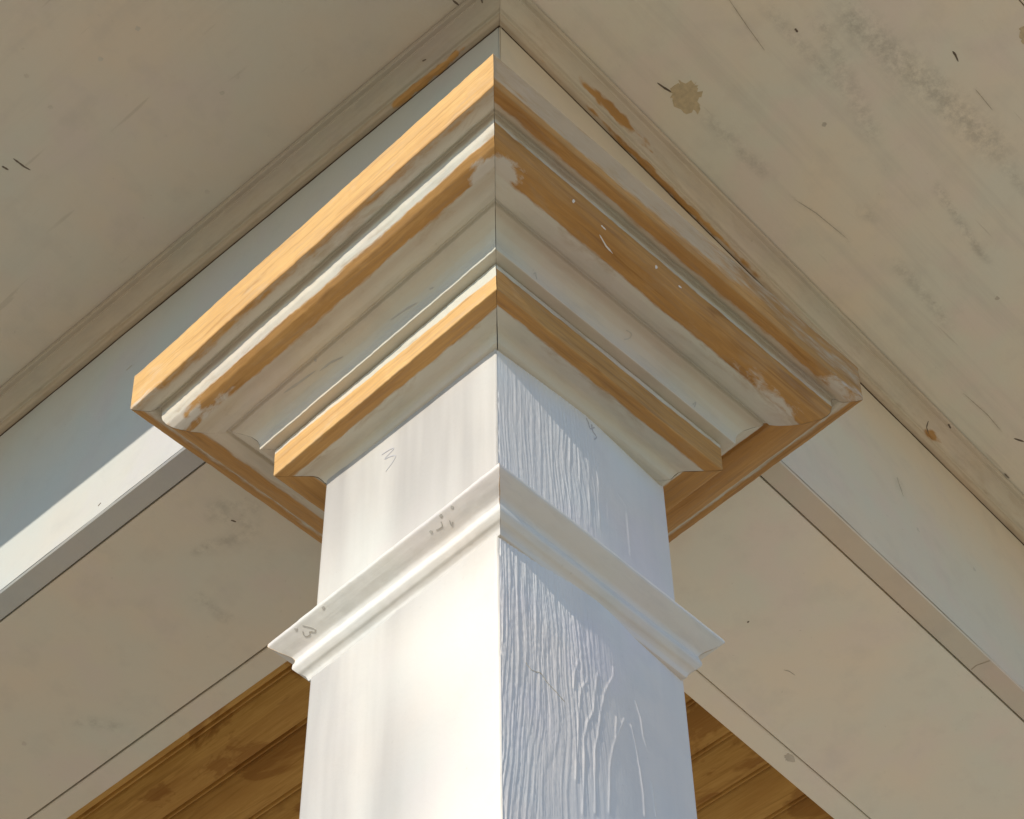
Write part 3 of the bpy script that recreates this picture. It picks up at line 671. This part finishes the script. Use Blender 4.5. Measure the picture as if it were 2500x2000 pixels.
for sd, bf in ((0, bare_left), (1, bare_right), (2, bare_backr), (3, bare_back)):
    ring_strip('C', CP, sd, 'moulding_strip', M_trim, crown, bf, 31+sd, n=220, gap=0.0009, wash=wash_right if sd == 1 else wash_left,
               fill=(fill_left, fill_right, None, None)[sd], tone=tone_left if sd == 0 else tone_rest)
cv, cf = box('C', -1.29, 1.29, -1.29, 1.29, 2.44, 3.42); add_mesh('core_block', cv, cf, M_core, crown)
cv, cf = box('C', -2.14, 2.14, -2.14, 2.14, 3.42, 3.462); add_mesh('top_board', cv, cf, M_core, crown)

bedm = group_obj('bed_moulding', col)
BP = [(1.30, 2.406), (1.333, 2.404), (1.329, 2.062), (1.30, 2.052), (1.20, 2.052), (1.10, 2.05), (1.065, 2.035), (1.04, 1.995), (1.018, 1.95), (0.99, 1.938), (0.90, 1.936)]
Pb = refine(BP, 0.022); sbp = np.concatenate([[0], np.cumsum(np.linalg.norm(np.diff(Pb, axis=0), axis=1))])
def s_b(r_, z_): return sbp[np.argmin((Pb[:, 0]-r_)**2+(Pb[:, 1]-z_)**2)]
b0, b1, b2 = s_b(1.333, 2.404), s_b(1.329, 2.062), s_b(1.215, 2.052)
def bare_b(S_, A, R_, Z): return interval(S_, b0+0.10-0.05*(A/1.3), b2, 0.035)
def bare_br(S_, A, R_, Z): return interval(S_, b0+0.06, b2-0.01, 0.04)
def bare_bb(S_, A, R_, Z): return interval(S_, b0-0.1, b2+0.12, 0.04)
for sd, bf in ((0, bare_b), (1, bare_br), (2, bare_bb), (3, bare_bb)):
    ring_strip('C', BP, sd, 'moulding_strip', M_trim, bedm, bf, 51+sd, gap=0.0035, tone=(lambda a, b_, c, d: np.where(a > b1, 0.55, 0.0)+0*b_) if sd == 0 else (lambda a, b_, c, d: 0.7+0*b_))

# ------------------------------------------------------------------ eave
EX_ = 4.86
eave = thing('roof_eave', 'wide primed eave with boxed soffit reaching out over the beams', 'eave', tuple(W((-XL, -YR, ZS))))
smS = [(so(p), 0.075, 0.6) for p in marks('smudge', 'SO')]
smS[0] = (smS[0][0], 0.05, 0.9); smS[2] = (smS[2][0], 0.16, 0.85); smS[1] = (smS[1][0], 0.10, 0.6)
smS += [(so(p), 0.02, 0.5) for p in marks('scratch', 'SO')]
def soffit_panel(side, b0_, b1_):
    nb, ns = 170, 240
    bb = np.linspace(b0_, b1_, nb); ss = np.linspace(0, 1, ns)**1.5
    B, Sg = np.meshgrid(bb, ss, indexing='ij')
    if side == 'L':
        X = -XL-B; Y0 = -YR-B*(EX_+0.0)/EX_+0.004; Y = Y0+(FAR-Y0)*Sg
    else:
        Y = -YR-B; X0 = -XL-B+0.004; X = X0+(FAR-X0)*Sg
    h = 0.004*vnoise(X*0.9, Y*0.9, 81)+0.0015*vnoise(X*5, Y*5, 82)
    V = to_world('W', np.stack([X, Y, ZS+h], -1).reshape(-1, 3)); n = len(V)
    V2 = V.copy(); V2[:, 2] = ZB+0.1*(ZS+0.14)
    F = grid_faces(nb, ns)
    e = [0, ns-1, (nb-1)*ns, nb*ns-1]
    Vt = V2[e]
    F = [list(map(int, q)) for q in F]+[[n, n+1, n+3, n+2], [e[0], e[1], n+1, n], [e[2], n+2, n+3, e[3]], [e[0], n, n+2, e[2]], [e[1], e[3], n+3, n+1]]
    G = np.concatenate([seg_field(np.stack([X.ravel(), Y.ravel()], 1), smS), np.zeros(4)])
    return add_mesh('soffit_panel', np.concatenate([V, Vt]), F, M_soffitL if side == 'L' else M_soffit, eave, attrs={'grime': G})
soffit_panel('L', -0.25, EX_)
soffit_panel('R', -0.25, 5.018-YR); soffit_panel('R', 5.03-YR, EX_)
# fascia boards and roof
def add_box(name, parent, mat, *a):
    v, f_ = box('W', *a); return add_mesh(name, v, f_, mat, parent)
M_fascia = mat_paint('primed_fascia', grime=False)
add_box('fascia_board', eave, M_fascia, -XL-EX_-0.2, -XL-EX_, -YR-EX_-0.2, FAR, ZS-0.03, ZS+1.4)
add_box('fascia_board', eave, M_fascia, -XL-EX_, FAR, -YR-EX_-0.2, -YR-EX_, ZS-0.03, ZS+1.4)
ex, ey = -XL-EX_-0.5, -YR-EX_-0.5; zr = ZS+1.41
R8 = [(ex, ey, zr), (ex, FAR, zr), (FAR, FAR, zr+0.4*(FAR-ex)), (FAR, ey, zr)]
rv_ = to_world('W', R8+[(a, b, c+0.3) for a, b, c in R8])
add_mesh('roofing', rv_, [[0, 1, 2], [0, 2, 3], [4, 6, 5], [4, 7, 6], [0, 4, 5, 1], [1, 5, 6, 2], [2, 6, 7, 3], [3, 7, 4, 0]], M_roof, eave)

# bed mouldings in the corner between face board and soffit
MP = [(0.0, 6.612), (0.012, 6.600), (0.058, 6.604), (0.080, 6.626), (0.084, 6.668), (0.072, 6.690), (0.078, 6.708), (0.104, 6.712), (0.130, 6.748), (0.165, 6.778), (0.205, 6.800), (0.240, 6.812), (0.254, 6.816), (0.246, 6.842), (0.256, 6.852), (0.298, 6.850), (0.304, 6.862), (0.304, 6.919)]
Pm = refine(MP, 0.02, 0.008); sm = np.concatenate([[0], np.cumsum(np.linalg.norm(np.diff(Pm, axis=0), axis=1))])
def eave_mould(side, parent, seed, bare):
    n = 420; t = np.linspace(0, 1, n)**1.7
    O, T = np.meshgrid(Pm[:, 0], t, indexing='ij'); Z = np.repeat(Pm[:, 1:2], n, 1); Sx = np.repeat(sm[:, None], n, 1)
    if side == 'L': A0 = -YR-O+0.002; A = A0+(FAR-A0)*T; X, Y = -XL-O, A
    else: A0 = -XL-O+0.002; A = A0+(FAR-A0)*T; X, Y = A, -YR-O
    w = 0.005*vnoise(A*0.8, Sx, seed)+0.003*vnoise(A*4, Sx*3, seed+1)
    Zw = Z - np.abs(w)*(Sx < sm[-1]*0.9)
    V = to_world('W', np.stack([X, Y, Zw], -1).reshape(-1, 3))
    return add_mesh('eave_moulding', V, grid_faces(len(Pm), n), M_bedL if side == 'L' else M_bed, parent, smooth=True,
                    attrs={'bare': bare(Sx, A).ravel(), 'wash': (0.30*(Sx < 0.135)).ravel(), 'fill': np.full(Sx.size, -1.0), 'tone': np.full(Sx.size, 0.6)}, uv=np.stack([A.ravel()*0.1+seed, Sx.ravel()*0.1], 1))
eave_mould('L', bl, 91, lambda s_, a: np.maximum(1.6*blob(a, s_, -0.35, 0.06, 0.42, 0.055), -0.9+interval(s_, -0.02, 0.13, 0.2)))
eave_mould('R', br, 95, lambda s_, a: np.maximum(np.maximum(1.0*blob(a, s_, 0.2, 0.27, 0.45, 0.05), -0.75+interval(s_, -0.02, 0.13, 0.25)),
           np.maximum(1.0*blob(a, s_, 1.2, 0.05, 1.2, 0.035), 0.8*blob(a, s_, 5.49, 0.22, 0.12, 0.05))))

# ------------------------------------------------------------------ beaded porch ceiling
ceil = thing('porch_ceiling', 'brown stained beadboard ceiling seen past the beams at the bottom', 'ceiling', tuple(W((1.15, 1.18, 5.0))))
xs, zs = [], []
x = 0.87
zc = 5.0
while x < FAR:
    for dx, dz in ((0, 0), (0.006, 0.0), (0.014, 0.10), (0.032, 0.10), (0.042, 0.004), (0.054, -0.004), (0.066, 0.004), (0.076, 0.10), (0.094, 0.10), (0.102, 0.0)):
        xs.append(x+dx-0.054+0.65); zs.append(zc+dz)
    x += 0.65
xs = np.array(xs); zs = np.array(zs)
ys = np.concatenate([np.linspace(1.0, 12, 60), [20, FAR]])
X, Y = np.meshgrid(xs, ys, indexing='ij'); Z = np.repeat(zs[:, None], len(ys), 1)
V = to_world('W', np.stack([X, Y, Z], -1).reshape(-1, 3))
add_mesh('beadboard', V, grid_faces(len(xs), len(ys)), M_ceil, ceil)

# ------------------------------------------------------------------ small marks: real thin pieces on their surfaces
NRM = {'SO': ('W', (0, 0, -1)), 'FL': ('W', (-1, 0, 0)), 'FR': ('W', (0, -1, 0)), 'U': ('W', (0, 0, -1)), 'CL': ('S', (-1, 0, 0)), 'CR': ('S', (0, -1, 0)),
       'AL': ('A', (-0.711, 0, -0.703)), 'AR': ('A', (0, -0.711, -0.703)), 'BL': ('C', (-0.781, 0, -0.625)), 'BR': ('C', (0, -0.781, -0.625)),
       'GR': ('C', (0, -0.433, -0.902)), 'GL': ('C', (-0.433, 0, -0.902)), 'ML': ('W', (-0.685, 0, -0.728)), 'MR': ('W', (0, -0.685, -0.728))}
def owner(surf, x, y):
    if surf == 'SO': return eave
    if surf in ('FL', 'ML'): return bl
    if surf in ('FR', 'MR'): return br
    if surf == 'U': return bl if y > x else br
    return {'CL': shaft, 'CR': shaft, 'AL': neck, 'AR': neck}.get(surf, crown)
from mathutils.bvhtree import BVHTree
_bv = {}
def bvh(surf):
    own = {'CL': [shaft], 'CR': [shaft], 'AL': [neck], 'AR': [neck], 'BL': [crown], 'BR': [crown], 'GR': [crown], 'GL': [crown],
           'SO': [eave], 'FL': [bl], 'FR': [br], 'ML': [bl], 'MR': [br], 'U': [bl, br]}[surf]
    key = tuple(o.name for o in own)
    if key not in _bv:
        V = []; F = []; n = 0
        for root in own:
            base = Vector(root['_base'])
            for ch in root.children:
                if ch.type != 'MESH' or ch.name.split('.')[0] in MARKN: continue
                V += [v.co + base for v in ch.data.vertices]; F += [[i+n for i in p.vertices] for p in ch.data.polygons]; n = len(V)
        _bv[key] = BVHTree.FromPolygons(V, F)
    return _bv[key]
MARKN = {'nail_scar', 'dent', 'scratch', 'bare_patch', 'stain', 'pencil_mark', 'nail_hole', 'crack', 'open_joint', 'filler_dab'}
def wrap(surf, Q, lift):
    k, n = NRM[surf]; wn = to_world(k, [n])[0]-to_world(k, [(0, 0, 0)])[0]; wn = Vector(wn).normalized()
    out = []; t = bvh(surf)
    for q in to_world(k, Q):
        h = t.ray_cast(Vector(q)+wn*0.025, -wn, 0.06)[0]
        out.append(tuple((h if h is not None else Vector(q)) + wn*lift*0.1))
    return np.array(out)
def ribbon(name, surf, pts, width, mat, lift=0.003, seed=1, taper=True):
    k, n = NRM[surf]; n = np.array(n, float); n /= np.linalg.norm(n)
    P = np.array(pts, float)
    if len(P) == 1: P = np.vstack([P, P])
    if name == 'pencil_mark' and len(P) > 2:
        E_ = np.vstack([2*P[0]-P[1], P, 2*P[-1]-P[-2]]); C_ = []
        for i in range(1, len(E_)-2):
            p0, p1, p2, p3 = E_[i-1:i+3]
            for t in np.linspace(0, 1, 6)[:-1]: C_.append(0.5*((2*p1)+(p2-p0)*t+(2*p0-5*p1+4*p2-p3)*t*t+(3*p1-p0-3*p2+p3)*t**3))
        P = np.array(C_+[P[-1]])
    # resample
    L = np.concatenate([[0], np.cumsum(np.linalg.norm(np.diff(P, axis=0), axis=1))]); m = max(6, int(L[-1]/0.02))
    q = np.linspace(0, L[-1], m); Q = np.stack([np.interp(q, L, P[:, i]) for i in range(3)], 1)
    T = np.gradient(Q, axis=0); T /= np.linalg.norm(T, axis=1)[:, None]+1e-9; Bn = np.cross(n, T)
    rng = np.random.default_rng(seed); w = width*(0.7+0.5*rng.random(m))
    if taper: w *= np.clip(np.sin(np.linspace(0.15, math.pi-0.15, m))*1.6, 0.15, 1)
    E1_ = Q+Bn*w[:, None]/2; E2_ = Q-Bn*w[:, None]/2
    V = np.concatenate([wrap(surf, E1_, lift), wrap(surf, E2_, lift), wrap(surf, E1_, -0.004), wrap(surf, E2_, -0.004)])
    F = []
    for i in range(m-1):
        F += [[i, i+1, m+i+1, m+i], [i, 2*m+i, 2*m+i+1, i+1], [m+i, m+i+1, 3*m+i+1, 3*m+i]]
    par = owner(surf, P[0][0], P[0][1])
    return add_mesh(name, V, F, mat, par, smooth=None)
def spot(name, surf, p, rad, mat, lift=0.003, seed=1, poly=None, asp=1.0):
    k, n = NRM[surf]; n = np.array(n, float); n /= np.linalg.norm(n)
    a = np.cross(n, (0.3, 0.5, 0.81)); a /= np.linalg.norm(a); b = np.cross(n, a)
    rng = np.random.default_rng(seed)
    if poly is None:
        m = 14; th = np.linspace(0, 2*math.pi, m, endpoint=False); rr = rad*(0.75+0.5*rng.random(m))
        Q = np.array(p)+np.outer(rr*np.cos(th)*asp, a)+np.outer(rr*np.sin(th), b)
    else:
        Q0 = np.array(poly, float); Q = []
        for i in range(len(Q0)):
            c, d = Q0[i], Q0[(i+1) % len(Q0)]
            for t in (0, .25, .5, .75): Q.append(c+(d-c)*t+(rng.random(3)-0.5)*0.16*np.ptp(Q0, axis=0).max()*np.array([1, 1, 0]))
        Q = np.array(Q); m = len(Q)
    cen = Q.mean(0)
    V = np.concatenate([wrap(surf, [cen], lift), wrap(surf, Q, lift), wrap(surf, Q, -0.004)])
    F = [[0, 1+i, 1+(i+1) % m] for i in range(m)]+[[1+i, 1+m+i, 1+m+(i+1) % m, 1+(i+1) % m] for i in range(m)]
    pp = Q[0]
    return add_mesh(name, V, F, mat, owner(surf, pp[0], pp[1]))
sd = 0
for s_, p in MARKS['nail']: sd += 1; ribbon('nail_scar', s_, p, 0.019 if s_ == 'SO' else 0.014, M_hole, seed=sd)
for s_, p in MARKS['dent']: sd += 1; spot('dent', s_, p[0], 0.024, M_dent, seed=sd)
for s_, p in MARKS['scratch']: sd += 1; ribbon('scratch', s_, p, 0.0055, M_scr, seed=sd)
for s_, p in MARKS['seamcross']: sd += 1; ribbon('scratch', s_, p, 0.009, M_scr, seed=sd, taper=False)
for s_, p in MARKS['patch']: sd += 1; spot('bare_patch', s_, None, 0, M_patch, seed=sd, poly=p)
for s_, p in MARKS['stain']: sd += 1; spot('stain', s_, None, 0, M_dent, seed=sd, poly=p)
for s_, p in MARKS['pencil']:
    sd += 1; ribbon('pencil_mark', s_, p, 0.011 if s_[0] == 'C' else 0.008, M_pencil if s_[0] == 'C' else M_nh, seed=sd, taper=False)
for s_, p in MARKS['hole']: sd += 1; spot('nail_hole', s_, (max(p[0][0], -1.215) if p[0][0] < -1.215 else p[0][0], p[0][1], min(p[0][2], -0.07)), 0.013, M_nh, seed=sd)
for p in [[(-1.124, -2.019, 2.769)], [(-0.806, -2.013, 2.766), (-0.745, -2.009, 2.764)], [(-0.773, -1.952, 2.737), (-0.663, -1.918, 2.721), (-0.575, -1.908, 2.716)], [(-0.165, -2.039, 2.778)], [(0.101, -2.04, 2.779), (0.139, -2.042, 2.78)]]: sd += 1; (spot('filler_dab', 'GR', p[0], 0.013, M_putty, seed=sd) if len(p) == 1 else ribbon('filler_dab', 'GR', p, 0.012, M_putty, seed=sd))
for p in [[(-1.514, -0.247, 2.543), (-1.503, -0.432, 2.529), (-1.49, -0.54, 2.513)], [(-1.503, -0.698, 2.529), (-1.497, -0.74, 2.521)], [(-1.551, 0.566, 2.589), (-1.549, 0.442, 2.586), (-1.529, 0.31, 2.562)], [(-1.584, 0.97, 2.63), (-1.575, 0.799, 2.618), (-1.567, 0.601, 2.608)], [(-1.604, 0.537, 2.655)]]: sd += 1; (spot('dent', 'BL', p[0], 0.012, M_nh, seed=sd) if len(p) == 1 else ribbon('scratch', 'BL', p, 0.014, M_nh, seed=sd))
for s_, p in MARKS['crack']: sd += 1; ribbon('crack', s_, p, 0.007, M_dent, seed=sd)

# joints that stand open a little under the eave mouldings
def joint(surf, a0, a1, wd, seed):
    n_ = 160; t = np.linspace(a0, a1, n_); w = wd*(0.75+0.35*vnoise(t*2.2, t*0+seed, seed)+0.15*vnoise(t*9, t*0+seed, seed+1))
    zt = 6.600+0*t; V = []
    for off in (0.0, 0.011):
        for z in (zt, zt-np.clip(w, 0.002, 1)-0.006):
            P_ = [(-XL-off, a, zz) if surf == 'FL' else (a, -YR-off, zz) for a, zz in zip(t, z)]; V.append(np.array(P_))
    V = np.concatenate(V); F = []
    for i in range(n_-1):
        F += [[2*n_+i, 2*n_+i+1, 3*n_+i+1, 3*n_+i], [i, i+1, 2*n_+i+1, 2*n_+i], [n_+i, 3*n_+i, 3*n_+i+1, n_+i+1]]
    add_mesh('open_joint', to_world('W', V), F, M_joint, bl if surf == 'FL' else br)
joint('FL', -1.29, 12.0, 0.010, 301); joint('FR', 4.2, 12.0, 0.008, 302); joint('FR', -1.28, 1.2, 0.002, 303); joint('FR', 1.2, 2.9, 0.010, 304)
for o in list(COL.objects):
    if 'label' in o: o['kind'] = 'thing'

for o in list(COL.objects):
    if '_base' in o: del o['_base']
